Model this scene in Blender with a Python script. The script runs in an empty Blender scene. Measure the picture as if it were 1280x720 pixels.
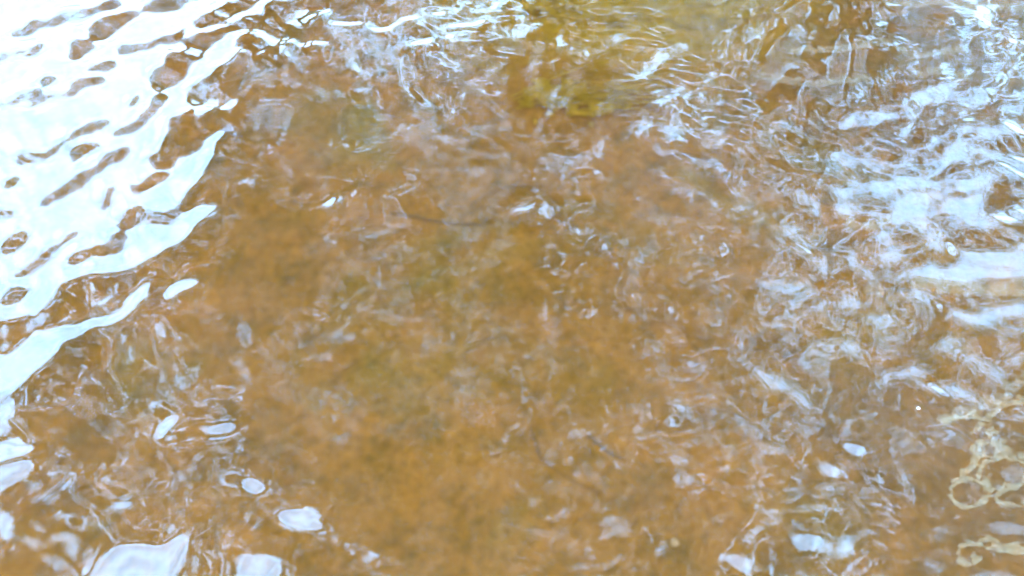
import bpy, math, random
import numpy as np
random.seed(4); rng = np.random.default_rng(4)
R = math.radians
sc = bpy.context.scene

# ------------------------------------------------------------------ camera
CH, PITCH = 1.5, R(44)
TX = math.tan(R(30)); TY = TX * 9 / 16
cam = bpy.data.cameras.new('camera'); cam.angle = R(60); cam.clip_start = 0.05; cam.clip_end = 2000
co = bpy.data.objects.new('camera', cam); sc.collection.objects.link(co)
co.location = (0, 0, CH); co.rotation_euler = (R(90) - PITCH, 0, 0)
sc.camera = co

# ------------------------------------------------------------------ sky and sun (pale overcast)
SUN_EL, SUN_AZ = R(50), R(160)          # veiled by cloud, behind the camera and to the right
w = bpy.data.worlds.new('World'); sc.world = w; w.use_nodes = True
nt = w.node_tree; nt.nodes.clear()
CLOUD = 25.5
sky = nt.nodes.new('ShaderNodeTexSky'); sky.sky_type = 'NISHITA'; sky.sun_disc = False
sky.sun_elevation = SUN_EL; sky.sun_rotation = SUN_AZ; sky.air_density = 1.0; sky.dust_density = 3.0
mx = nt.nodes.new('ShaderNodeMix'); mx.data_type = 'RGBA'; mx.inputs[0].default_value = 0.9
# overcast sheet: brightest overhead, a third as bright at the horizon, in soft folds
tc = nt.nodes.new('ShaderNodeTexCoord'); sx = nt.nodes.new('ShaderNodeSeparateXYZ'); nt.links.new(tc.outputs['Generated'], sx.inputs[0])
mr = nt.nodes.new('ShaderNodeMapRange'); nt.links.new(sx.outputs[2], mr.inputs[0]); mr.inputs[3].default_value = CLOUD / 3.6; mr.inputs[4].default_value = CLOUD
cn = nt.nodes.new('ShaderNodeTexNoise'); cn.inputs['Scale'].default_value = 5; cn.inputs['Detail'].default_value = 5; cn.inputs['Distortion'].default_value = .5
nt.links.new(tc.outputs['Generated'], cn.inputs['Vector'])
cr = nt.nodes.new('ShaderNodeMapRange'); nt.links.new(cn.outputs[0], cr.inputs[0]); cr.inputs[1].default_value = .35; cr.inputs[2].default_value = .65; cr.inputs[3].default_value = .66; cr.inputs[4].default_value = 1.2
mm = nt.nodes.new('ShaderNodeMath'); mm.operation = 'MULTIPLY'; nt.links.new(mr.outputs[0], mm.inputs[0]); nt.links.new(cr.outputs[0], mm.inputs[1])
vm = nt.nodes.new('ShaderNodeVectorMath'); vm.operation = 'SCALE'; vm.inputs[0].default_value = (.38, .77, 1.30); nt.links.new(mm.outputs[0], vm.inputs['Scale'])
nt.links.new(vm.outputs[0], mx.inputs[7])
bg = nt.nodes.new('ShaderNodeBackground'); bg.inputs['Strength'].default_value = 0.12
out = nt.nodes.new('ShaderNodeOutputWorld')
nt.links.new(sky.outputs[0], mx.inputs[6]); nt.links.new(mx.outputs[2], bg.inputs[0]); nt.links.new(bg.outputs[0], out.inputs[0])
sl = bpy.data.lights.new('sun', 'SUN'); sl.energy = 0.5; sl.angle = R(20); sl.color = (1, .95, .87)
so = bpy.data.objects.new('sun', sl); sc.collection.objects.link(so)
so.rotation_euler = (R(90) - SUN_EL, 0, math.pi - SUN_AZ)
so.location = (14, -38, 48)

vs = sc.view_settings
vs.view_transform = 'Standard'; vs.look = 'None'; vs.gamma = 1; vs.exposure = 3.95
cy = sc.cycles
cy.max_bounces = 8; cy.transparent_max_bounces = 12; cy.transmission_bounces = 8; cy.glossy_bounces = 4; cy.diffuse_bounces = 3
cy.caustics_refractive = True; cy.caustics_reflective = True; cy.sample_clamp_indirect = 30; cy.blur_glossy = 0.3

# ------------------------------------------------------------------ helpers
def link(name, me, mat=None, parent=None):
    o = bpy.data.objects.new(name, me); sc.collection.objects.link(o)
    if mat: me.materials.append(mat)
    o.parent = parent
    return o
def tag(o, label=None, cat=None, group=None, kind=None):
    for k, v in (('label', label), ('category', cat), ('group', group), ('kind', kind)):
        if v: o[k] = v
    return o
def mesh(name, V, F, smooth=True):
    """V (n,3) array, F (m,3|4) int array"""
    V = np.asarray(V, dtype=np.float32); F = np.asarray(F, dtype=np.int32)
    me = bpy.data.meshes.new(name); me.vertices.add(len(V)); me.vertices.foreach_set('co', V.ravel())
    k = F.shape[1]; me.loops.add(F.size); me.loops.foreach_set('vertex_index', F.ravel())
    me.polygons.add(len(F)); me.polygons.foreach_set('loop_start', np.arange(0, F.size, k, dtype=np.int32))
    me.polygons.foreach_set('loop_total', np.full(len(F), k, dtype=np.int32))
    me.update(calc_edges=True)
    me.polygons.foreach_set('use_smooth', np.full(len(F), smooth))
    return me
def grid_faces(nx, ny):
    i = np.arange(nx - 1)[None, :] + np.arange(ny - 1)[:, None] * nx
    return np.stack([i, i + 1, i + 1 + nx, i + nx], -1).reshape(-1, 4)
def px2w(px, py):
    """photograph pixel (1280x720) -> where that line of sight meets the water level"""
    a = (np.asarray(px, float) - 640) / 640 * TX; b = (360 - np.asarray(py, float)) / 360 * TY
    dy = math.cos(PITCH) + b * math.sin(PITCH); dz = -math.sin(PITCH) + b * math.cos(PITCH)
    t = CH / np.maximum(-dz, 1e-3)
    return a * t, dy * t
def w2px(x, y):
    f = y * math.cos(PITCH) + CH * math.sin(PITCH); u = y * math.sin(PITCH) - CH * math.cos(PITCH)
    f = np.maximum(f, 1e-3)
    return 640 + x / f / TX * 640, 360 - u / f / TY * 360
def fft_noise(shape, lo, hi, seed, aniso=1.0):
    """smooth noise whose wavelengths (in samples) lie between lo and hi, unit variance"""
    g = np.random.default_rng(seed); n = g.standard_normal(shape)
    ky = np.fft.fftfreq(shape[0])[:, None]; kx = np.fft.rfftfreq(shape[1])[None]
    k = np.sqrt((kx * aniso) ** 2 + ky ** 2) + 1e-9
    f = np.exp(-(k * lo) ** 2) * (1 - np.exp(-(k * hi) ** 2)) / k ** 0.5
    r = np.fft.irfft2(np.fft.rfft2(n) * f, s=shape)
    return (r - r.mean()) / r.std()
def gblur(a, s):
    """gaussian blur of sigma s samples, edges padded"""
    p = int(3 * s) + 2; b = np.pad(a, p, mode='edge')
    ky = np.fft.fftfreq(b.shape[0])[:, None]; kx = np.fft.rfftfreq(b.shape[1])[None]
    f = np.exp(-2 * (math.pi * s) ** 2 * (kx ** 2 + ky ** 2))
    return np.fft.irfft2(np.fft.rfft2(b) * f, s=b.shape)[p:-p, p:-p]
def bil(A, fx, fy):
    fx = np.clip(fx, 0, A.shape[1] - 1.001); fy = np.clip(fy, 0, A.shape[0] - 1.001)
    x0 = fx.astype(int); y0 = fy.astype(int); tx = fx - x0; ty = fy - y0
    return ((A[y0, x0] * (1 - tx) + A[y0, x0 + 1] * tx) * (1 - ty) + (A[y0 + 1, x0] * (1 - tx) + A[y0 + 1, x0 + 1] * tx) * ty)
def in_poly(X, Y, P):
    ins = np.zeros(X.shape, bool); n = len(P)
    for i in range(n):
        x1, y1 = P[i]; x2, y2 = P[(i + 1) % n]
        if y1 == y2: continue
        c = ((Y < y1) != (Y < y2)) & (X < (x2 - x1) * (Y - y1) / (y2 - y1) + x1)
        ins ^= c
    return ins
def seg_dist(X, Y, P):
    d = np.full(X.shape, 1e9)
    for (x1, y1), (x2, y2) in zip(P[:-1], P[1:]):
        vx, vy = x2 - x1, y2 - y1; L = vx * vx + vy * vy + 1e-9
        t = np.clip(((X - x1) * vx + (Y - y1) * vy) / L, 0, 1)
        d = np.minimum(d, np.hypot(X - x1 - t * vx, Y - y1 - t * vy))
    return d

# ------------------------------------------------------------------ map of sky glints that the waves and leaf gaps are shaped to
# glint map in view space, every 2 px, 40 px margin all round
S = 2; MG = 40
gx = np.arange(-MG, 1280 + MG, S) + 0.5; gy = np.arange(-MG, 720 + MG, S) + 0.5
PX, PY = np.meshgrid(gx, gy)
rag = (fft_noise(PX.shape, 9, 40, 11), fft_noise(PX.shape, 9, 40, 12))
QX = PX + rag[0] * 3.2; QY = PY + rag[1] * 2.6     # slightly ragged outlines
B = np.zeros(PX.shape)
def window(xs, ys, m):
    x0, x1, y0, y1 = min(xs) - m, max(xs) + m, min(ys) - m, max(ys) + m
    i0, i1 = np.searchsorted(gy, [y0, y1]); j0, j1 = np.searchsorted(gx, [x0, x1])
    return slice(i0, i1), slice(j0, j1)
def poly(P, v, mode='max'):
    s = window([p[0] for p in P], [p[1] for p in P], 12)
    m = in_poly(QX[s], QY[s], P)
    B[s] = np.where(m, np.maximum(B[s], v) if mode == 'max' else v, B[s])
def line(P, wd, v, mode='max'):
    s = window([p[0] for p in P], [p[1] for p in P], wd + 12)
    m = np.clip((wd - seg_dist(QX[s], QY[s], P)) / 2.5 + .5, 0, 1)
    B[s] = np.maximum(B[s], m * v) if mode == 'max' else B[s] * (1 - m) + v * m
def ell(x, y, rx, ry, a, v, mode='max'):
    s = window([x], [y], max(rx, ry) + 14)
    c, n = math.cos(R(a)), math.sin(R(a)); dx = QX[s] - x; dy = QY[s] - y
    d = np.hypot((dx * c + dy * n) / rx, (-dx * n + dy * c) / ry)
    m = np.clip((1.12 - d) / .24, 0, 1)
    B[s] = np.maximum(B[s], m * v) if mode == 'max' else B[s] * (1 - m) + v * m

# broad sheet of sky at the left
poly([(-60,-60),(640,-60),(560,-10),(470,-4),(400,2),(380,2),(335,14),(330,30),(345,40),(366,46),(345,76),(325,68),(298,68),(272,95),(247,128),
      (272,128),(305,124),(300,134),(285,140),(290,152),(275,175),(262,205),(243,242),(232,256),(250,258),(272,258),(262,275),(240,300),(200,325),
      (165,345),(105,352),(70,376),(55,401),(0,403),(-60,410)], 1)
poly([(-60,470),(0,435),(35,416),(60,406),(100,400),(145,388),(165,365),(187,350),(192,356),(180,380),(150,398),(110,420),(80,440),(60,465),(40,482),(0,503),(-60,540)], 1)
for e in [(207,7,20,6,-5),(140,31,36,8,-22),(100,62,17,8,-15),(165,60,14,4,-10),(262,24,13,6,-15),(295,6,22,3,0),(215,88,28,14,-30),(200,52,30,3,-15),
          (255,48,26,6,-8),(318,55,18,8,0),(103,188,22,6,-25),(137,245,10,5,-15),(166,272,16,10,-25),(205,275,20,11,-5),(147,305,11,13,-50),
          (103,325,16,6,-18),(17,305,20,7,-38),(5,268,12,5,-5),(170,128,6,4,-30),(192,225,22,6,-20),(105,108,8,4,-20),(60,100,14,4,-10),(20,370,22,4,-8),
          (15,230,14,4,-10),(125,85,14,3,-10),(250,110,20,5,-25),(310,32,22,4,-5)]:
    ell(e[0], e[1], e[2] * .82, e[3] * .9, e[4], .35, 'set')
poly([(218,152),(240,148),(285,140),(292,153),(250,175),(225,195),(210,205),(187,203),(205,185),(215,170)], .03, 'set')
# softer streaks inside the white
for P in [[(20,40),(90,22),(140,8)],[(0,130),(70,118),(130,100)],[(30,200),(60,190),(130,150)],[(60,250),(110,215),(150,190)],[(20,340),(60,320),(90,300)],[(150,170),(180,150),(200,130)],[(0,75),(50,60)]]:
    line(P, 4.5, .72, 'set')
ell(130,370,24,5,-30,.5)
poly([(345,33),(370,14),(405,7),(415,18),(385,33)], 1)
for x,y,rx,ry,a,v in [(428,31,16,5,-10,1),(398,53,26,6,-8,1),(375,52,16,5,-5,.8),(223,363,27,9,-25,1),(270,110,14,3,-25,.9),(330,85,12,4,60,.6),
    (203,537,15,7,-45,1),(276,536,22,9,5,.75),(333,533,9,7,0,.55),(320,609,11,11,30,1),(376,648,27,12,5,1),(150,633,18,9,5,.95),(5,655,9,18,0,.9),
    (240,703,13,9,0,.5),(222,607,16,7,-40,.5),(200,690,12,6,0,1),(128,503,9,4,0,.7),(60,503,20,7,-10,.5),(232,472,22,10,-15,.6),(305,420,12,14,0,.45),
    (345,462,16,4,-30,.5),(200,410,12,12,0,.5),(160,446,8,6,0,.6),(378,432,8,5,0,.4),(280,595,22,10,-20,.45),(92,690,18,5,30,.6),(10,690,12,8,0,.7),
    # centre
    (495,2,16,4,-5,.95),(577,46,18,4,-12,.95),(540,128,26,5,-20,1),(572,130,20,3.5,-45,.95),(445,114,20,5,-3,.9),(550,172,13,4,5,.75),(436,178,17,4,-6,1),
    (516,210,13,5,0,.7),(615,86,6,4,0,.95),(560,93,7,3,-15,.85),(583,82,12,4,-25,.6),(605,162,38,5,-12,.5),(695,131,17,7,-5,.55),(693,78,4,4,0,.95),
    (670,60,6,9,-30,.6),(775,48,8,6,0,.65),(805,62,13,6,20,.55),(840,120,27,11,-15,.5),(800,160,16,6,0,.6),(842,165,15,8,20,.6),(745,190,13,16,30,.5),
    (700,203,26,8,-5,.4),(600,215,14,6,0,.45),(750,213,5,5,0,.7),(313,229,15,7,5,.9),(360,215,15,5,20,.5),(505,313,20,5,12,.55),(668,262,33,6,-5,.75),
    (724,288,17,5,-8,.7),(590,335,32,5,-18,.45),(800,322,15,8,0,.6),(755,308,10,5,10,.65),(398,393,13,4,0,1),(440,385,12,4,0,.65),(480,393,62,4,10,.35),
    (820,435,12,6,0,.6),(838,385,6,10,20,.5),(825,457,9,6,0,.6),(785,360,18,7,0,.4),(850,300,18,4,-10,.6),(595,265,14,8,20,.45),(690,385,20,22,30,.25),
    (455,695,14,13,20,.5),(735,708,24,4.5,-8,.8),(768,700,16,4,-18,.85),(830,685,5,12,25,.6),(765,660,20,14,0,.4),(800,510,20,12,0,.35),(852,510,14,8,0,.85),
    (838,528,10,6,20,.6),(730,545,30,5,-15,.4),(450,515,12,14,30,.3),(640,605,12,8,0,.3),(850,595,12,18,0,.4),(470,80,25,8,-10,.4),
    (545,80,25,6,20,.4),(470,145,30,5,5,.4),(630,100,20,6,-10,.35),(700,340,12,4,0,.4),(660,500,10,4,0,.35),(590,440,18,8,-20,.35),
    # right
    (1230,20,17,12,-50,.95),(1182,25,6,4,0,.9),(1170,48,7,4,-10,.8),(1255,82,13,6,-20,.95),(1270,22,5,10,0,.8),(1200,145,10,5,-5,.9),(1268,140,22,8,0,.95),
    (1268,120,9,3,-5,.8),(1230,146,7,4,10,.85),(1168,153,9,8,0,.6),(1015,155,13,4,30,.75),(970,165,7,4,0,.7),(1053,328,6,9,0,.6),(1060,130,8,3,0,.6),
    (1120,347,13,5,20,.8),(1028,380,13,11,-20,.7),(1061,376,12,13,0,.8),(1105,402,18,7,0,.8),(1117,423,19,6,-8,.75),(1222,378,10,4,20,.7),(1270,450,10,14,30,.85),
    (1180,487,42,9,8,1),(925,414,13,4,-4,.9),(1028,435,11,8,0,.65),(1070,438,13,10,40,.7),(868,457,18,8,-5,.5),(1068,560,15,5,8,.9),(1038,586,23,8,3,.75),
    (977,531,5,7,0,.7),(938,670,17,10,0,.6),(1013,677,21,12,0,.75),(1054,682,20,9,0,.7),(1095,600,14,8,-20,.45),(1125,612,10,8,0,.5),(1270,592,20,14,0,.45),
    (1205,497,10,4,0,.8),(1125,680,12,8,0,.45),(980,640,18,4,-40,.5),(900,645,9,5,-30,.6),(960,560,20,12,0,.35),(1000,540,22,8,10,.4),(1182,535,8,12,20,.45),
    (1235,560,16,7,0,.5),(1270,520,14,10,0,.5),(1260,660,30,9,10,.45),(1170,665,10,22,20,.4),(870,600,14,12,0,.4),(945,140,10,14,0,.5),(890,100,14,12,0,.4),
    (893,175,16,10,-10,.55),(915,45,9,9,0,.5),(940,45,14,9,-30,.6),(1000,45,16,10,0,.6),(1100,15,16,12,30,.75),(1120,22,10,8,0,.7),(905,125,8,8,0,.4),
    (930,455,10,6,0,.45),(900,70,10,8,0,.4),(925,265,8,5,0,.6),(945,265,14,6,-30,.6),(918,235,6,14,-40,.6),(870,240,18,8,-20,.4),(985,195,20,8,0,.4),
    (1240,725,40,8,0,.5),(1100,720,14,12,0,.5),(970,712,14,6,20,.5)]:
    ell(x, y, rx, ry, a, v)
for P, wd, v in [([(35,600),(55,626),(75,616),(95,600)],6,.75),([(425,31),(450,25),(460,36),(490,33),(520,22),(560,15),(590,12),(625,3)],5,1),
    ([(515,53),(550,42),(575,30),(612,22)],5,1),([(618,36),(640,40),(667,32)],6,.75),([(650,8),(656,26)],5,.7),([(505,158),(516,167),(540,158)],4,.9),
    ([(700,50),(715,65),(738,73),(745,62)],5,.65),([(800,92),(815,82),(830,66),(852,60)],6,.65),([(378,257),(400,254),(425,249),(451,240)],5,1),
    ([(288,160),(300,172),(322,176),(347,181)],4,.85),([(333,118),(352,117),(388,122)],5,.9),([(425,290),(460,295),(492,288)],5,.8),([(632,552),(636,538),(658,520)],4,.45),
    ([(1073,48),(1110,52),(1147,63)],4.5,.8),([(1185,33),(1217,38)],4,.85),([(1195,45),(1228,46)],4,.9),([(1236,58),(1245,42),(1265,42),(1271,58),(1252,65)],6,.95),
    ([(1256,99),(1238,110),(1225,124),(1207,128),(1190,109),(1170,117),(1151,120),(1141,135),(1141,150),(1132,168)],8,1),
    ([(1053,161),(1065,149),(1090,150),(1117,144)],8,1),([(1110,90),(1085,105),(1070,120),(1030,128)],6,.55),([(980,158),(1000,164),(1010,171)],5,.7),
    ([(1040,195),(1065,203),(1090,209),(1120,208),(1138,195)],8,.9),([(1170,178),(1190,187),(1210,168),(1245,165),(1285,160)],9,1),
    ([(1165,208),(1185,197),(1215,187),(1248,195),(1285,205)],8,1),([(1045,240),(1100,232),(1150,226),(1180,233),(1215,232),(1245,214),(1285,218)],8,1),
    ([(1100,238),(1062,237),(1046,250),(1051,264),(1090,268),(1128,266)],6,.95),([(1080,240),(1130,256),(1155,240)],10,1),
    ([(1198,290),(1240,278),(1285,262)],11,1),([(1150,250),(1200,262),(1235,250)],14,1),([(1122,278),(1106,300),(1112,322),(1140,338),(1200,341),(1285,338)],11,1),
    ([(1145,262),(1160,295),(1190,312),(1240,322),(1290,322)],12,1),([(1000,243),(1012,256),(1022,268)],9,.85),([(985,290),(1000,307),(1022,326),(1033,342)],8,.75),
    ([(1065,320),(1072,332),(1083,346)],7,.95),([(1140,366),(1158,372),(1176,382)],5,1),([(955,355),(980,362),(1008,360),(993,382)],8,.75),
    ([(1200,395),(1225,402),(1250,391),(1290,388)],8,1),([(1210,400),(1240,412),(1290,414)],5,.8),([(1178,430),(1200,434),(1222,452),(1246,474)],9,.85),([(1100,482),(1115,470),(1150,463)],7,.85),
    ([(946,465),(966,476),(998,494),(1011,511)],8,.8),([(1018,645),(1026,620),(1034,648)],4,.55),([(903,698),(925,704),(942,712)],6,.75),
    ([(1080,628),(1105,630),(1125,642)],5,.55),([(940,540),(945,570),(952,598)],3,.45),([(905,500),(930,520),(935,545)],3,.35),([(1020,528),(1060,527),(1098,520),(1100,480)],3,.5),
    ([(1145,530),(1140,550),(1120,570)],4,.5),([(1150,560),(1185,550),(1210,556)],4,.5),([(860,520),(840,500),(880,495)],4,.45),([(170,540),(185,510),(200,490),(240,488)],4,.5),
    ([(110,615),(140,590),(160,560)],4,.6),([(210,615),(235,590),(252,570)],4,.55),([(20,680),(60,675),(95,670),(110,690)],4,.55),([(80,672),(100,680),(115,695)],6,.5),
    ([(10,560),(50,545),(70,540),(72,560)],4,.4),([(140,655),(165,650),(168,620)],3,.45),([(185,660),(215,660),(232,640)],6,.4),([(120,690),(140,660),(100,640)],4,.4),
    ([(250,500),(290,490),(320,480)],5,.45),([(280,450),(330,440),(370,425)],3,.35),([(700,600),(740,630),(780,600)],3,.25),([(850,350),(880,330),(900,350)],4,.35)]:
    line(P, wd, v)
poly([(-60,507),(22,505),(14,535),(14,545),(22,551),(22,560),(50,570),(45,590),(20,606),(-60,640)], 1)
poly([(105,740),(120,708),(140,690),(165,680),(200,687),(241,661),(228,698),(208,740)], 1)
poly([(288,740),(305,690),(325,697),(349,695),(345,740)], 1)
for e in [(1213,300,26,9,5),(1262,232,22,7,-15),(1215,178,14,4,20),(1140,317,9,3,-20),(1185,322,12,3,5),(1133,329,9,3,0),(1250,302,22,5,0),(1215,208,20,5,0),(1090,252,22,6,5),(1260,180,8,4,0),(1245,250,12,9,-40)]:
    ell(e[0], e[1], e[2] * 1.15, e[3] * 1.2, e[4], .0, 'set')

# thin swirls and veils between the traced ones
f1 = fft_noise(PX.shape, 24, 70, 21, 0.6); f2 = fft_noise(PX.shape, 30, 90, 22, 0.6); f3 = fft_noise(PX.shape, 40, 120, 23)
wq = (np.arange(PX.shape[1])[None] + 11 * fft_noise(PX.shape, 22, 70, 24), np.arange(PX.shape[0])[:, None] + 8 * fft_noise(PX.shape, 22, 70, 25))
f1 = bil(f1, *wq); f2 = bil(f2, *wq)
ridge = np.exp(-((f1 - .5) / .17) ** 2) * np.clip(f3 * 1.1 + .1, 0, 1)
fine = .55 + .45 * bil(fft_noise(PX.shape, 10, 30, 26), *wq)
blot = np.clip(f2 - .12, 0, 1.0) * np.clip(fine, .1, 1.4)
def env(cx, cy_, sx, sy): return np.exp(-((PX - cx) / sx) ** 2 - ((PY - cy_) / sy) ** 2)
e_veil = np.clip(.24 + .75 * env(130, 560, 170, 170) + .35 * env(420, 90, 200, 110) + .9 * env(1180, 130, 260, 190) + .85 * env(1120, 500, 260, 330) + .35 * env(700, 580, 110, 70)
                 + .3 * env(820, 250, 150, 150), 0, 1) * (1 - .75 * env(430, 600, 130, 170)) * (1 - .5 * env(330, 330, 90, 90)) * (1 - .7 * env(820, 60, 90, 40))
B = np.maximum(B, np.clip(e_veil * (.35 * ridge + .62 * blot), 0, .6))
B = gblur(B, 0.9)

# ------------------------------------------------------------------ unseen canopy cover map; gaps shaped to put sky glints on the water
ZC = 6.0; K = (CH + ZC) / CH            # a flat pool shows the canopy point K times farther out
mu = 0.012                              # metres (in pool coordinates) per cell
ux = np.arange(-3.4, 3.4, mu); uy = np.arange(-0.4, 5.2, mu); UX, UY = np.meshgrid(ux, uy)
CPX, CPY = w2px(UX, UY)
n_big = fft_noise(UX.shape, 26, 110, 31); n_med = fft_noise(UX.shape, 12, 45, 32)
def soft(d, s): return 1 / (1 + np.exp(-d / s))
# left opening (signed distance-like, + inside the open sky)
edge = [(-1200,1500),(-60,560),(60,452),(170,345),(262,200),(292,110),(400,15),(520,-60),(760,-140),(1000,-150)]
cells = in_poly(CPX, CPY, edge + [(1000,-4000),(-9000,-4000),(-9000,1500)])
P = [px2w(a, max(b, -250)) for a, b in edge]
dE = seg_dist(UX, UY, [(float(a), float(b)) for a, b in P]); dL = np.where(cells | (UY > 4.3), dE, -dE) + .03 * n_big
dL = np.where(UX < -2.4, np.maximum(dL, .3), dL)
cxr, cyr = px2w(1235, 235)
dR = .26 - np.hypot((UX - cxr) / 1.3, (UY - cyr)) + .10 * n_big + .05 * n_med
dR2 = (UX - 1.75 + .12 * n_big)         # open again to the far right
dT = (0.62 - UY) + .06 * n_big          # open sky overhead
gaps = (n_med * .55 + n_big * .5 - 1.25) * .09
inview = soft(np.minimum.reduce([CPX + 30, 1310 - CPX, CPY + 30, 750 - CPY]), 12)
thin = bil(gblur(B, 3.6), (CPX - gx[0]) / S, (CPY - gy[0]) / S)  # leaf gaps taken from the glint map
thin = .2 * thin + .8 * soft(thin - (.24 + .20 * np.clip((CPX - 930) / 220, 0, 1)), .05)
t_in = np.clip(thin, .04 + .04 * np.clip(n_med, -.5, 2), 1)
t_out = np.maximum.reduce([soft(dR2, .03), soft(dT, .03), soft(gaps, .015), .35 * soft(n_med - 1.2, .2)])
trans = np.maximum(t_in * inview + t_out * (1 - inview), soft(dL, .012))
trans = np.clip(trans, .035, 1)         # share of sky that gets through
cover = np.clip(-np.log(trans) / 3.7, 0, 1)   # leaf density 0..1

# ------------------------------------------------------------------ shape the water surface so its reflections follow the glint map
GAIN = 80.0; KC = .0085           # no ripple shorter than about 3 cm
def solve(step, H0, iters, sig0, sig1, lr):
    xs = np.arange(-2.7, 2.7001, step); ys = np.arange(0.2, 3.9001, step)
    X, Y = np.meshgrid(xs, ys)
    px, py = w2px(X, Y)
    T = bil(B, (px - gx[0]) / S, (py - gy[0]) / S)
    W = ((px > -35) & (px < 1315) & (py > -35) & (py < 755)).astype(float); W = gblur(W, .03 / step)
    vl = np.sqrt(X ** 2 + Y ** 2 + CH ** 2); vx, vy, vz = X / vl, Y / vl, -CH / vl
    ky = np.fft.fftfreq(len(ys), step)[:, None] * 2 * math.pi; kx = np.fft.rfftfreq(len(xs), step)[None] * 2 * math.pi
    k2 = kx ** 2 + ky ** 2; k2[0, 0] = 1
    filt = (1 / (1 + (18.0 / np.sqrt(k2)) ** 4)) * np.exp(-(np.sqrt(k2) * KC) ** 4)
    def proj(p, q):
        Hf = (-1j * kx * np.fft.rfft2(p) - 1j * ky * np.fft.rfft2(q)) / k2 * filt; Hf[0, 0] = 0
        s = p.shape
        return np.fft.irfft2(Hf, s=s), np.fft.irfft2(1j * kx * Hf, s=s), np.fft.irfft2(1j * ky * Hf, s=s)
    def refl(p, q, M):
        nl = 1 / np.sqrt(1 + p * p + q * q); nx, ny, nz = -p * nl, -q * nl, nl
        d = 2 * (vx * nx + vy * ny + vz * nz)
        rx, ry, rz = vx - d * nx, vy - d * ny, vz - d * nz
        rz = np.maximum(rz, .12)
        cx = (X + rx / rz * ZC) / K; cyy = (Y + ry / rz * ZC) / K
        F = .02 + .98 * np.clip(1 + vx * nx + vy * ny + vz * nz, 0, 1) ** 5      # mirror strength of that face
        return 1 - np.exp(-GAIN * F * (.28 + .72 * rz) * bil(M, (cx - ux[0]) / mu, (cyy - uy[0]) / mu))
    if H0 is None:
        g = fft_noise(X.shape, .05 / step, .22 / step, 41, .6)
        gq, gp = np.gradient(g, step); a = .034 / gq.std()
        a = a * (1 - .5 / (1 + np.exp(-(px - 1000) / 60)))     # flatter ripples under the right-hand gap
        p, q = gp * a, gq * a
    else:
        Hx = bil(H0[0], (X - H0[1][0]) / H0[3], (Y - H0[2][0]) / H0[3])
        q, p = np.gradient(Hx, step)
    H, p, q = proj(p, q)
    mp = np.zeros_like(p); mq = np.zeros_like(q)
    for it in range(iters):
        t = it / max(1, iters - 1); sg = sig0 * (sig1 / sig0) ** t
        if it % 6 == 0: M = gblur(trans, sg / mu)
        e = .012
        E = refl(p, q, M); Ep = (refl(p + e, q, M) - E) / e; Eq = (refl(p, q + e, M) - E) / e
        r = E - T; r = np.sign(r) * np.maximum(np.abs(r) - np.where(T < .3, .12, .04), 0) * W * (1 + 1.5 * T)
        nrm = Ep ** 2 + Eq ** 2 + 4.0
        mp = .6 * mp - lr * (r * Ep / nrm * 1.0); mq = .6 * mq - lr * (r * Eq / nrm * 1.0)
        m = np.hypot(p, q); over = np.maximum(m - .26, 0) / (m + 1e-9) * .5 + .004      # steep faces relax
        dH, dp, dq = proj(mp - p * over, mq - q * over)
        H += dH; p += dp; q += dq
    E = refl(p, q, gblur(trans, 1))
    print('fit', step, 'rms', float(np.sqrt(((E - T) ** 2 * W).sum() / W.sum())), 'slope', float(np.hypot(p, q)[W > .5].std()), 'H', float(H.std()), float(np.abs(H).max()))
    return H, xs, ys, step, E
sol = solve(.007, None, 150, .15, .015, .3)
H, hx, hy, hs, _E = sol
wnd = lambda v, a, b, m: np.clip((v - a) / m, 0, 1) * np.clip((b - v) / m, 0, 1)
H = H * (wnd(hx, hx[0], hx[-1], .25)[None] * wnd(hy, hy[0], hy[-1], .12)[:, None])
def wave_height(x, y):
    return bil(H, (np.asarray(x, float) - hx[0]) / hs, (np.asarray(y, float) - hy[0]) / hs)

# ------------------------------------------------------------------ materials
def mat(name):
    m = bpy.data.materials.new(name); m.use_nodes = True; n = m.node_tree; n.nodes.clear()
    o = n.nodes.new('ShaderNodeOutputMaterial'); return m, n, o
def N(n, t, **kw):
    x = n.nodes.new(t)
    for k, v in kw.items():
        if k.startswith('_'): setattr(x, k[1:], v)
        else: x.inputs[k.replace('0', ' ')].default_value = v
    return x
def ramp(n, src, stops):
    r = n.nodes.new('ShaderNodeValToRGB'); e = r.color_ramp.elements
    while len(e) < len(stops): e.new(.5)
    for i, (p, c) in enumerate(stops): e[i].position = p; e[i].color = (*c, 1)
    n.links.new(src, r.inputs[0]); return r
def noise(n, scale, detail=4, rough=.55, dist=0, vec=None, sc3=None):
    tc = n.nodes.new('ShaderNodeTexCoord'); mp = n.nodes.new('ShaderNodeMapping')
    n.links.new(tc.outputs['Object'], mp.inputs[0])
    if sc3: mp.inputs['Scale'].default_value = sc3
    t = n.nodes.new('ShaderNodeTexNoise'); t.inputs['Scale'].default_value = scale; t.inputs['Detail'].default_value = detail
    t.inputs['Roughness'].default_value = rough; t.inputs['Distortion'].default_value = dist
    n.links.new(mp.outputs[0], t.inputs['Vector']); return t
def mixc(n, f, a, b, blend='MIX'):
    m = n.nodes.new('ShaderNodeMix'); m.data_type = 'RGBA'; m.blend_type = blend
    for s, i in ((f, 0), (a, 6), (b, 7)):
        if isinstance(s, (int, float)): m.inputs[i].default_value = s
        elif isinstance(s, tuple): m.inputs[i].default_value = (*s, 1)
        else: n.links.new(s, m.inputs[i])
    return m.outputs[2]

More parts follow.
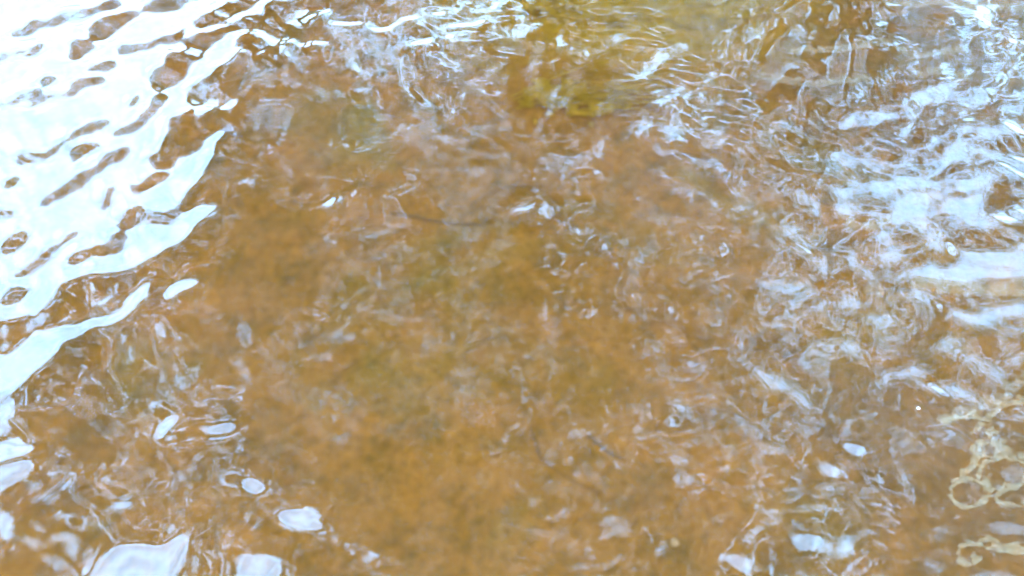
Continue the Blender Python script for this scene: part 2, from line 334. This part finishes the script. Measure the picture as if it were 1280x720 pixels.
# water: clear peaty water, IOR 1.33, faint fine ripple
m_water, n, o = mat('peaty_water')
gl = N(n, 'ShaderNodeBsdfGlossy'); gl.inputs['Roughness'].default_value = .06; gl.inputs['Color'].default_value = (1, 1, 1, 1)
rf = N(n, 'ShaderNodeBsdfRefraction'); rf.inputs['IOR'].default_value = 1.333; rf.inputs['Roughness'].default_value = .22; rf.inputs['Color'].default_value = (.587, .450, .332, 1)
fr = N(n, 'ShaderNodeFresnel'); fr.inputs['IOR'].default_value = 1.333
ms = n.nodes.new('ShaderNodeMixShader'); n.links.new(fr.outputs[0], ms.inputs[0]); n.links.new(rf.outputs[0], ms.inputs[1]); n.links.new(gl.outputs[0], ms.inputs[2])
t = noise(n, 55, 3, .5, .6); bp = n.nodes.new('ShaderNodeBump'); bp.inputs['Strength'].default_value = .05; bp.inputs['Distance'].default_value = .004
n.links.new(t.outputs[0], bp.inputs['Height'])
for s in (gl, rf, fr): n.links.new(bp.outputs[0], s.inputs['Normal'])
n.links.new(ms.outputs[0], o.inputs[0])

def ground_mat(name, weed=True):
    m, n, o = mat(name)
    a = noise(n, 2.6, 6, .6, .8); b = noise(n, 9, 6, .65, .4); c = noise(n, 42, 5, .7); g = noise(n, 260, 3, .7)
    d = noise(n, 1.3, 4, .6, 1.2)
    c1 = ramp(n, a.outputs[0], [(.30, (.12, .075, .018)), (.5, (.20, .11, .026)), (.68, (.235, .120, .034))]).outputs[0]
    c2 = ramp(n, b.outputs[0], [(.32, (.10, .075, .025)), (.5, (.21, .12, .03)), (.7, (.28, .16, .055))]).outputs[0]
    x = mixc(n, .5, c1, c2)
    ol = ramp(n, d.outputs[0], [(.52, (0, 0, 0)), (.72, (.6, .6, .6))]).outputs[0]
    x = mixc(n, ol, x, (.14, .13, .03))
    tc = n.nodes.new('ShaderNodeTexCoord'); dm = n.nodes.new('ShaderNodeMapping'); dm.vector_type = 'TEXTURE'
    ax_, ay_ = px2w(800, -10); dm.inputs['Location'].default_value = (float(ax_), float(ay_) + .25, -.3); dm.inputs['Scale'].default_value = (.95, .75, 1)
    n.links.new(tc.outputs['Object'], dm.inputs[0]); ln = n.nodes.new('ShaderNodeVectorMath'); ln.operation = 'LENGTH'; n.links.new(dm.outputs[0], ln.inputs[0])
    ad = n.nodes.new('ShaderNodeMath'); ad.operation = 'MULTIPLY_ADD'; n.links.new(b.outputs[0], ad.inputs[0]); ad.inputs[1].default_value = .9; n.links.new(ln.outputs['Value'], ad.inputs[2])
    mr_ = n.nodes.new('ShaderNodeMapRange'); n.links.new(ad.outputs[0], mr_.inputs[0]); mr_.inputs[1].default_value = .75; mr_.inputs[2].default_value = 1.5; mr_.inputs[3].default_value = .8; mr_.inputs[4].default_value = 0
    x = mixc(n, mr_.outputs[0], x, (.30, .215, .014))          # algae-stained part of the bed
    for (qx, qy), (sx_, sy_), colr, top in (((1240, 120), (.85, .95), (.12, .085, .045), .5), ((1230, 600), (.42, .50), (.14, .098, .055), .5)):   # two darker brown patches at right
        ax_, ay_ = px2w(qx, qy); dm = n.nodes.new('ShaderNodeMapping'); dm.vector_type = 'TEXTURE'; dm.inputs['Location'].default_value = (float(ax_), float(ay_) + .17, -.3); dm.inputs['Scale'].default_value = (sx_, sy_, 1)
        n.links.new(tc.outputs['Object'], dm.inputs[0]); ln = n.nodes.new('ShaderNodeVectorMath'); ln.operation = 'LENGTH'; n.links.new(dm.outputs[0], ln.inputs[0])
        ad = n.nodes.new('ShaderNodeMath'); ad.operation = 'MULTIPLY_ADD'; n.links.new(b.outputs[0], ad.inputs[0]); ad.inputs[1].default_value = 1.2; n.links.new(ln.outputs['Value'], ad.inputs[2])
        mr_ = n.nodes.new('ShaderNodeMapRange'); n.links.new(ad.outputs[0], mr_.inputs[0]); mr_.inputs[1].default_value = .9; mr_.inputs[2].default_value = 1.6; mr_.inputs[3].default_value = top; mr_.inputs[4].default_value = 0
        x = mixc(n, mr_.outputs[0], x, colr)
    gr = ramp(n, c.outputs[0], [(.28, (.42, .42, .45)), (.5, (1, 1, 1)), (.75, (1.4, 1.3, 1.15))]).outputs[0]
    x = mixc(n, .55, x, gr, 'MULTIPLY')
    sp = ramp(n, g.outputs[0], [(.3, (.5, .5, .5)), (.6, (1.15, 1.15, 1.15))]).outputs[0]
    x = mixc(n, .5, x, sp, 'MULTIPLY')
    p = N(n, 'ShaderNodeBsdfPrincipled'); p.inputs['Roughness'].default_value = .95; p.inputs['Specular IOR Level'].default_value = .1
    n.links.new(x, p.inputs['Base Color'])
    bp = n.nodes.new('ShaderNodeBump'); bp.inputs['Strength'].default_value = .7; bp.inputs['Distance'].default_value = .02
    n.links.new(c.outputs[0], bp.inputs['Height']); n.links.new(bp.outputs[0], p.inputs['Normal'])
    n.links.new(p.outputs[0], o.inputs[0]); return m
m_bed = ground_mat('ochre_silt')

def simple(name, c1, c2, scale, rough=.9, transl=0, trans=0, bump=.3):
    m, n, o = mat(name)
    t = noise(n, scale, 5, .6, .3); col = ramp(n, t.outputs[0], [(.3, c1), (.7, c2)]).outputs[0]
    p = N(n, 'ShaderNodeBsdfPrincipled'); p.inputs['Roughness'].default_value = rough; p.inputs['Specular IOR Level'].default_value = .25
    n.links.new(col, p.inputs['Base Color'])
    bp = n.nodes.new('ShaderNodeBump'); bp.inputs['Strength'].default_value = bump; bp.inputs['Distance'].default_value = .01
    n.links.new(t.outputs[0], bp.inputs['Height']); n.links.new(bp.outputs[0], p.inputs['Normal'])
    s = p.outputs[0]
    if transl:
        tl = n.nodes.new('ShaderNodeBsdfTranslucent'); n.links.new(col, tl.inputs[0])
        k = n.nodes.new('ShaderNodeMixShader'); k.inputs[0].default_value = transl; n.links.new(s, k.inputs[1]); n.links.new(tl.outputs[0], k.inputs[2]); s = k.outputs[0]
    if trans:
        tr = n.nodes.new('ShaderNodeBsdfTransparent')
        k = n.nodes.new('ShaderNodeMixShader'); pt = noise(n, scale * 1.6, 4, .7, .5); pr = n.nodes.new('ShaderNodeMapRange'); n.links.new(pt.outputs[0], pr.inputs[0])
        pr.inputs[1].default_value = .35; pr.inputs[2].default_value = .65; pr.inputs[3].default_value = trans + (1 - trans) * .75; pr.inputs[4].default_value = trans - (1 - trans) * .45
        n.links.new(pr.outputs[0], k.inputs[0]); n.links.new(s, k.inputs[1]); n.links.new(tr.outputs[0], k.inputs[2]); s = k.outputs[0]
    n.links.new(s, o.inputs[0]); return m
m_leaf = simple('leaf_green', (.045, .08, .012), (.11, .12, .02), 3, .6, .4, bump=0)
m_bark = simple('bark', (.06, .045, .03), (.16, .13, .10), 14, .95)
m_cream_refl = simple('painted_cream_reflection', (.36, .27, .15), (.48, .38, .23), 60, .8, 0, .955)  # cream reflection put into the colour of a translucent film
m_tan_refl = simple('painted_tan_reflection', (.32, .28, .20), (.50, .44, .34), 30, .8, 0, .972)  # tan reflection painted as a fainter film
m_pebble = simple('cream_pebble', (.22, .17, .11), (.34, .28, .20), 40)
m_twig = simple('sodden_wood', (.09, .06, .024), (.14, .085, .032), 30)
m_weed = simple('yellow_weed', (.24, .17, .018), (.38, .27, .03), 20, .7, .3)
m_bank = simple('bank_soil', (.035, .04, .015), (.09, .07, .035), 3)

# ------------------------------------------------------------------ water sheet
def axis(a, b, far0, far1, s, grid=None):
    core = np.arange(a, b + s / 2, s) if grid is None else grid[(grid >= a) & (grid <= b)]
    st = s; v = b; r = []
    while v < far1: st = min(st * 1.18, 2.5); v += st; r.append(v)
    st = s; v = a; l = []
    while v > far0: st = min(st * 1.18, 2.5); v -= st; l.append(v)
    return np.concatenate([l[::-1], core, r])
wx = axis(-2.3, 2.3, -45, 45, hs, hx); wy = axis(.6, 3.45, -4, 11.5, hs, hy)
WX, WY = np.meshgrid(wx, wy)
WZ = wave_height(WX, WY)
far = 1 - (np.clip((WX - hx[0]) / .25, 0, 1) * np.clip((hx[-1] - WX) / .25, 0, 1) * np.clip((WY - hy[0]) / .2, 0, 1) * np.clip((hy[-1] - WY) / .2, 0, 1))
oz = 0
for k in range(14):
    a = random.uniform(0, 6.28); L = random.uniform(.35, 1.1); oz = oz + .0022 * L * np.sin((WX * math.cos(a) + WY * math.sin(a)) * 6.283 / L + random.uniform(0, 6))
WZ = WZ + oz * far
water = link('water', mesh('water', np.stack([WX, WY, WZ], -1).reshape(-1, 3), grid_faces(len(wx), len(wy))), m_water)
tag(water, kind='structure')

# ------------------------------------------------------------------ stream bed and banks, one sheet
def bed_height(x, y):
    z = -.30 + .03 * np.sin(x * 1.7 + y * .8) + .02 * np.sin(x * 4.1 - y * 3.3 + 1) + .012 * np.sin(x * 9 + y * 7) + .008 * np.sin(x * 17 - y * 13 + 2) + .02 * np.sin(y * 2.2 + 1)
    far_b = np.clip((y - 8.5) / 4, 0, 1); near = np.clip((-.8 - y) / 1.6, 0, 1)
    return z + far_b ** 1.5 * 1.1 + near * .8 + np.clip((y - 13) / 20, 0, 1) * 1.5
bx_ = axis(-2.6, 2.6, -90, 90, .02); by_ = axis(.2, 4.2, -25, 90, .02)
BX, BY = np.meshgrid(bx_, by_)
lump = np.zeros(BX.shape)
for k in range(260):                                  # silted-over cobbles as bumps of the bed
    cx, cyy, r = random.uniform(-2.6, 2.6), random.uniform(.2, 4), random.uniform(.03, .11)
    d = np.hypot((BX - cx) * random.uniform(.7, 1.2), BY - cyy) / r
    lump = np.maximum(lump, np.sqrt(np.clip(1 - d ** 2, 0, 1)) * r * .35)
bed = link('stream_bed', mesh('stream_bed', np.stack([BX, BY, bed_height(BX, BY) + lump], -1).reshape(-1, 3), grid_faces(len(bx_), len(by_))), m_bed)
tag(bed, kind='structure')

# ------------------------------------------------------------------ unseen trees; their leaf layer is gapped to place the reflections
def tube_arrays(P, rad, seg=7):
    P = np.array(P, float); V = []; F = []
    for i, p in enumerate(P):
        d = P[min(i + 1, len(P) - 1)] - P[max(i - 1, 0)]; d /= np.linalg.norm(d) + 1e-9
        u = np.cross(d, [0, 0, 1.]);
        if np.linalg.norm(u) < .1: u = np.cross(d, [0, 1., 0])
        u /= np.linalg.norm(u); v = np.cross(d, u)
        for k in range(seg):
            a = 2 * math.pi * k / seg; V.append(p + (u * math.cos(a) + v * math.sin(a)) * rad[i])
    for i in range(len(P) - 1):
        for k in range(seg):
            a = i * seg + k; b = i * seg + (k + 1) % seg; F.append((a, b, b + seg, a + seg))
    return V, F
def join(parts):
    V = []; F = []
    for v, f in parts:
        b = len(V); V += list(v); F += [tuple(i + b for i in q) for q in f]
    return np.array(V), np.array(F)
def leaves(C, size):
    """a two-triangle kinked leaf at every point of C"""
    n_ = len(C); a = rng.uniform(0, 2 * math.pi, n_); tilt = rng.normal(0, .35, (n_, 2)); L = size * rng.uniform(.7, 1.35, n_); Wd = L * rng.uniform(.4, .6, n_)
    d = np.stack([np.cos(a), np.sin(a), tilt[:, 0]], 1); s = np.stack([-np.sin(a), np.cos(a), tilt[:, 1]], 1)
    p0 = C - d * L[:, None] / 2; p2 = C + d * L[:, None] / 2; p1 = C + s * Wd[:, None] / 2; p3 = C - s * Wd[:, None] / 2
    p2[:, 2] -= L * .12
    V = np.stack([p0, p1, p2, p3], 1).reshape(-1, 3); i = np.arange(n_)[:, None] * 4
    return V, np.concatenate([i, i + 1, i + 2, i + 3], 1)
# leaves follow the cover map
nl_ = 1900000
X = rng.uniform(ux[0] * K, ux[-1] * K, nl_); Y = rng.uniform(uy[0] * K, 4.6 * K, nl_)
pool = lambda A: bil(A, (X / K - ux[0]) / mu, (Y / K - uy[0]) / mu)
area = (ux[-1] - ux[0]) * K * (4.6 - uy[0]) * K
SIZE = np.where(pool(gblur(trans, 9)) > .10, .078, .17)      # small leaves at the bough ends and round the gaps
keep = rng.uniform(0, 1, nl_) < pool(cover) * 3.7 * area / (.2625 * 1.05 * SIZE ** 2) / nl_
X, Y, SIZE = X[keep], Y[keep], SIZE[keep]; print('leaves', len(X))
Zl = ZC + rng.uniform(-.13, .13, len(X)) + 0.10 * np.sin(X * .8) * np.cos(Y * .7)
LC = np.stack([X, Y, Zl], 1)
trees = [(-4.2, 14.2, 'tall leafy tree on the far bank, its boughs mirrored at the left of the pool'),
         (0.6, 14.8, 'spreading tree on the far bank whose crown darkens the middle of the water'),
         (5.0, 13.4, 'broad tree on the far bank right of centre, its low boughs gapped to place the glints'),
         (10.5, 13.0, 'open crowned tree on the far bank at the far right of the stream')]
near = np.argmin(np.stack([np.hypot(LC[:, 0] - t[0], (LC[:, 1] - t[1] + 5) * .5) for t in trees]), axis=0)
CV = (0.0, 1.7, 0.0)                              # middle of the pool
for i, (tx, ty, lab) in enumerate(trees):
    gz = float(bed_height(np.array(tx), np.array(ty)))
    root = bpy.data.objects.new('leafy_tree', None); sc.collection.objects.link(root); root.location = (tx, ty, gz)
    tag(root, lab, 'tree', 'trees along the far bank')
    off = np.array([tx, ty, gz])
    parts = [tube_arrays([(0, 0, -.3), (.05, -.1, 1.5), (-.05, -.3, 3.2), (0, -.7, 5), (.1, -1.1, 6.6), (0, -1.3, 8.4)], [.36, .28, .24, .19, .11, .04], 10)]
    mine = LC[near == i]
    for b in range(12):
        q = mine[rng.integers(len(mine))] - off
        q[2] = ZC - gz + .05
        h = random.uniform(2.6, 4.6); s0 = np.array([0, -.5, h])
        mid = s0 * .5 + q * .5 + np.array([random.uniform(-.3, .3), 0, .8])
        parts.append(tube_arrays([s0, s0 * .75 + mid * .25 + (0, 0, .3), mid, mid * .5 + q * .5 + (0, 0, .15), q], [.11, .085, .06, .04, .015], 6))
    v, f = join(parts); link('trunk', mesh('trunk', v, f), m_bark, root)
    v, f = leaves(mine - off, SIZE[near == i])
    # crown above, seen only as a dark mass
    n2 = 2600; th = rng.uniform(0, 6.28, n2); rr = rng.uniform(.3, 1, n2) ** .5 * 3.0
    up = np.stack([rr * np.cos(th), rr * np.sin(th) - .8, rng.uniform(5.2, 9, n2) - rr * .4], 1)
    wp = up + off; tt = ZC / wp[:, 2]; cvu = bil(gblur(cover, 6), ((wp[:, 0] * tt) / K - ux[0]) / mu, ((CV[1] + (wp[:, 1] - CV[1]) * tt) / K - uy[0]) / mu)
    v2, f2 = leaves(up[(cvu > .97)], .42)
    link('crown', mesh('crown', np.concatenate([v, v2]), np.concatenate([f, f2 + len(v)]), False), m_leaf, root)

# ------------------------------------------------------------------ things in and on the water
def blob(name, px, py, rx, ry, m, z=None, h=.4, seed=0, on_bed=True, label='', cat='stone', group=None, rot=0):
    x, y = px2w(px, py)
    if on_bed:                                        # where the bent line of sight meets the bed
        y = y + .17; zz = float(bed_height(np.array(x), np.array(y))) + .004
    else: zz = float(wave_height(x, y))
    g = np.random.default_rng(seed); nu, nv = 16, 9; V = []
    ph = g.uniform(0, 6.28, 6); 
    for j in range(nv):
        th = math.pi * (j + .0) / (nv - 1)
        for i in range(nu):
            a = 2 * math.pi * i / nu; k = 1 + .12 * math.sin(2 * a + ph[0]) + .08 * math.sin(3 * a + ph[1]) + .06 * math.sin(3 * th + ph[2])
            X0 = rx * k * math.sin(th) * math.cos(a); Y0 = ry * k * math.sin(th) * math.sin(a); c, s = math.cos(R(rot)), math.sin(R(rot))
            V.append((X0 * c - Y0 * s, X0 * s + Y0 * c, h * min(rx, ry) * math.cos(th)))
    F = [(j * nu + i, j * nu + (i + 1) % nu, (j + 1) * nu + (i + 1) % nu, (j + 1) * nu + i) for j in range(nv - 1) for i in range(nu)]
    o = link(name, mesh(name, V, F), m); o.location = (float(x), float(y), zz)
    return tag(o, label, cat, group)
for k, (a, b, r, lab) in enumerate([(1113, 597, .016, 'round cream pebble left of the cream rings'), (960, 606, .014, 'small cream pebble lying alone among brown swirls'),
        (1150, 352, .020, 'cream pebble under the lower edge of the bright patch at right'), (1163, 392, .018, 'tan pebble just below the short white streak at right'),
        (1145, 657, .018, 'pale pebble lowest at right, left of the lower cream strand'), (876, 714, .012, 'tiny cream pebble at the bottom edge of the view')]):
    blob('pebble', a, b, r, r * .75, m_pebble, h=.6, seed=10 + k, label=lab, cat='pebble', group='pale pebbles on the stream bed', rot=k * 35)
def twig(pts, r0, m, label, dz=.004):
    P = []
    for a, b in pts:
        x, y = px2w(a, b); y += .17; P.append((float(x), float(y), float(bed_height(np.array(x), np.array(y))) + dz))
    o0 = P[0]; P = [(p[0] - o0[0], p[1] - o0[1], p[2] - o0[2]) for p in P]
    v, f = tube_arrays(P, np.linspace(r0, r0 * .35, len(P)), 8)
    o = link('sunken_twig', mesh('sunken_twig', v, f), m); o.location = o0
    return tag(o, label, 'twig', 'twigs lying on the stream bed')
twig([(478, 250), (520, 262), (560, 270), (605, 276), (650, 272), (700, 282)], .006, m_twig, 'thin dark sunken branch lying crosswise in the upper middle')
twig([(748, 548), (762, 565), (778, 577), (806, 585)], .007, m_twig, 'short dark twig slanting down to the right, lower middle')
twig([(668, 545), (680, 590), (705, 615), (740, 632), (770, 640)], .003, m_twig, 'curved thin brown twig under the veil of reflections')

# water weed: yellow-green strands near the top of the view
def strands(cx, cyp, nst, L, spread, label, seed):
    g = random.Random(seed); V = []; F = []
    x0, y0 = px2w(cx, cyp); y0 += .17; z0 = float(bed_height(np.array(x0), np.array(y0)))
    for s in range(nst):
        a = g.gauss(0, spread[0]); b = g.gauss(0, spread[1]); an = g.gauss(.05, .25); l = L * g.uniform(.4, 1.1); h = g.uniform(.02, .10); w_ = g.uniform(.0015, .004); base = len(V)
        for k in range(7):
            t = k / 6; x = a + l * t * math.cos(an) ; y = b + l * t * math.sin(an) + .02 * math.sin(t * 5 + s)
            z = h * math.sin(t * 2.6) + .015
            ww = w_ * (1 - t * .7); V += [(x, y - ww, z), (x, y + ww, z + .002)]
        F += [(base + 2 * k, base + 2 * k + 2, base + 2 * k + 3, base + 2 * k + 1) for k in range(6)]
    o = link('water_weed', mesh('water_weed', V, F), m_weed); o.location = (float(x0), float(y0), z0)
    return tag(o, label, 'water weed', None, 'stuff')
def algae(pts, label, seed):
    X0, Y0 = px2w([p[0] for p in pts], [p[1] for p in pts]); Y0 = Y0 + .17
    ax = np.arange(X0.min() - .25, X0.max() + .25, .012); ay = np.arange(Y0.min() - .25, Y0.max() + .25, .012)
    AX, AY = np.meshgrid(ax, ay); nz = fft_noise(AX.shape, 4, 20, seed)
    f = .10 - seg_dist(AX, AY, list(zip(X0.tolist(), Y0.tolist()))) + .045 * nz
    F = grid_faces(len(ax), len(ay)); F = F[(f > 0).ravel()[F].all(1)]
    used, inv = np.unique(F, return_inverse=True)
    V = np.stack([AX, AY, bed_height(AX, AY) + .012 + .05 * np.sqrt(np.clip(f, 0, 1)) + .006 * fft_noise(AX.shape, 2, 6, seed + 1)], -1).reshape(-1, 3)[used]; o0 = V.mean(0)
    o = link('algae_mat', mesh('algae_mat', V - o0, inv.reshape(-1, 4)), m_weed); o.location = tuple(float(t) for t in o0)
    return tag(o, label, 'algae', 'yellow algae on the stream bed', 'stuff')
algae([(650, -6), (760, -4), (860, 4), (960, -4)], 'yellow olive algae on the bed along the top edge of the view', 51)
algae([(700, 110), (760, 122)], 'small yellow algae patch below the one at the top edge', 53)
strands(720, 118, 40, .40, (.10, .02), 'thin bright strand of yellow weed below the top patch', 3)

# cream and tan films on the surface, painted in place of beige reflections
def film(name, strokes, m, label, holes=(), cell=.0016, th=.0022, cat='foam', group='films painted for reflections on the water'):
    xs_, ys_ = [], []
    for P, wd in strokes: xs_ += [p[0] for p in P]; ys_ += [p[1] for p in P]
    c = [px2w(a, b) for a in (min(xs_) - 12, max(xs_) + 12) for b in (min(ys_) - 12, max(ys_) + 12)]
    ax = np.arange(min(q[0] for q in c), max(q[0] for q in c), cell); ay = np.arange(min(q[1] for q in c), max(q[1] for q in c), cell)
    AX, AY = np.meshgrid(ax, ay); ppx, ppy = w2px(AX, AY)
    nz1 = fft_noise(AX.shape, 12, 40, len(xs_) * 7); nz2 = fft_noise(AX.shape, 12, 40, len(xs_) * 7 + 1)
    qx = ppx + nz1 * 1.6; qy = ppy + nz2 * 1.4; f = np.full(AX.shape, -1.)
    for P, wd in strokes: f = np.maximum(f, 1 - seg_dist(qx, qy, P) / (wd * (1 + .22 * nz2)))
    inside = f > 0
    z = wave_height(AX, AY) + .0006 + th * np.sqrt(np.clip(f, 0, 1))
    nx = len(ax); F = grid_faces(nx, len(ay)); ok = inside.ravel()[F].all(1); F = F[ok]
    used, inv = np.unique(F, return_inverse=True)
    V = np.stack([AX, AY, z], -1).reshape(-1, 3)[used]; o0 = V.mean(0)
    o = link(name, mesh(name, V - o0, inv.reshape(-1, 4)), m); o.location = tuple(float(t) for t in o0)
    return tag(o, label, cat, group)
def ring(cx, cyy, rx, ry, a=0, a0=0, a1=360):
    c, s = math.cos(R(a)), math.sin(R(a)); P = []
    for k in range(19):
        t = R(a0 + (a1 - a0) * k / 18); u, v = rx * math.cos(t), ry * math.sin(t); P.append((cx + u * c - v * s, cyy + u * s + v * c))
    return P
film('painted_reflection_lace', [(ring(1211, 617, 24, 18, -5), 3.6), (ring(1253, 592, 31, 19, 0), 3.6), (ring(1278, 617, 34, 13, -14), 3.4), (ring(1235, 561, 20, 9, 5), 3.6),
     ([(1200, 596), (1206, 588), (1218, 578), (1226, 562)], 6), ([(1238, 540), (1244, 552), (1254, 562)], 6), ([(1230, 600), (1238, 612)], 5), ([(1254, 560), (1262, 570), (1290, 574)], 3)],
     m_cream_refl, 'cream lacy rings painted for reflections at the right edge, low down')
film('painted_reflection_lace', [(ring(1212, 692, 15, 13, -30, 60, 330), 4), ([(1222, 680), (1236, 672), (1250, 684), (1268, 690), (1290, 686)], 4.5), (ring(1238, 680, 10, 6), 2.4), ([(1250, 688), (1262, 683), (1276, 690)], 5)],
     m_cream_refl, 'broken cream strand painted for a reflection in the bottom right corner')
film('painted_reflection_lace', [([(1180, 526), (1205, 518), (1232, 524), (1248, 510), (1266, 503), (1290, 503)], 4), ([(1215, 540), (1235, 528), (1242, 518)], 3)],
     m_cream_refl, 'thin curving painted reflection above the cream rings')
film('painted_reflection_film', [([(1180, 525), (1210, 512), (1245, 500), (1285, 470)], 8)], m_tan_refl, 'faint tan painted reflection slanting above the cream rings')
for q_, lab in (([(990, 62), (1060, 60), (1110, 50), (1140, 70), (1200, 60)], 'long tan painted reflection at the top right, under the white flecks'), ([(1110, 6), (1180, 4), (1290, 10)], 'thin tan painted reflection in the top right corner'),
                ([(950, 96), (1020, 104), (1080, 98)], 'short tan painted reflection right of the olive weed patch'), ([(1150, 92), (1180, 88), (1212, 98)], 'small curved tan painted reflection above the forked white glare')):
    film('painted_reflection_film', [(q_, 4.5)], m_tan_refl, lab)
film('painted_reflection_film', [([(1060, 282), (1090, 284), (1108, 276)], 6)], m_tan_refl, 'small tan painted reflection left of the big white glare at right')
film('painted_reflection_film', [([(1150, 352), (1200, 360), (1290, 362)], 9)], m_tan_refl, 'long tan painted reflection under the white glare at the right edge')
b = blob('bubble', 1148, 510, .0035, .0035, m_pebble, h=.8, seed=30, on_bed=False, label='single tiny white bubble below the bright streak at right', cat='bubble')
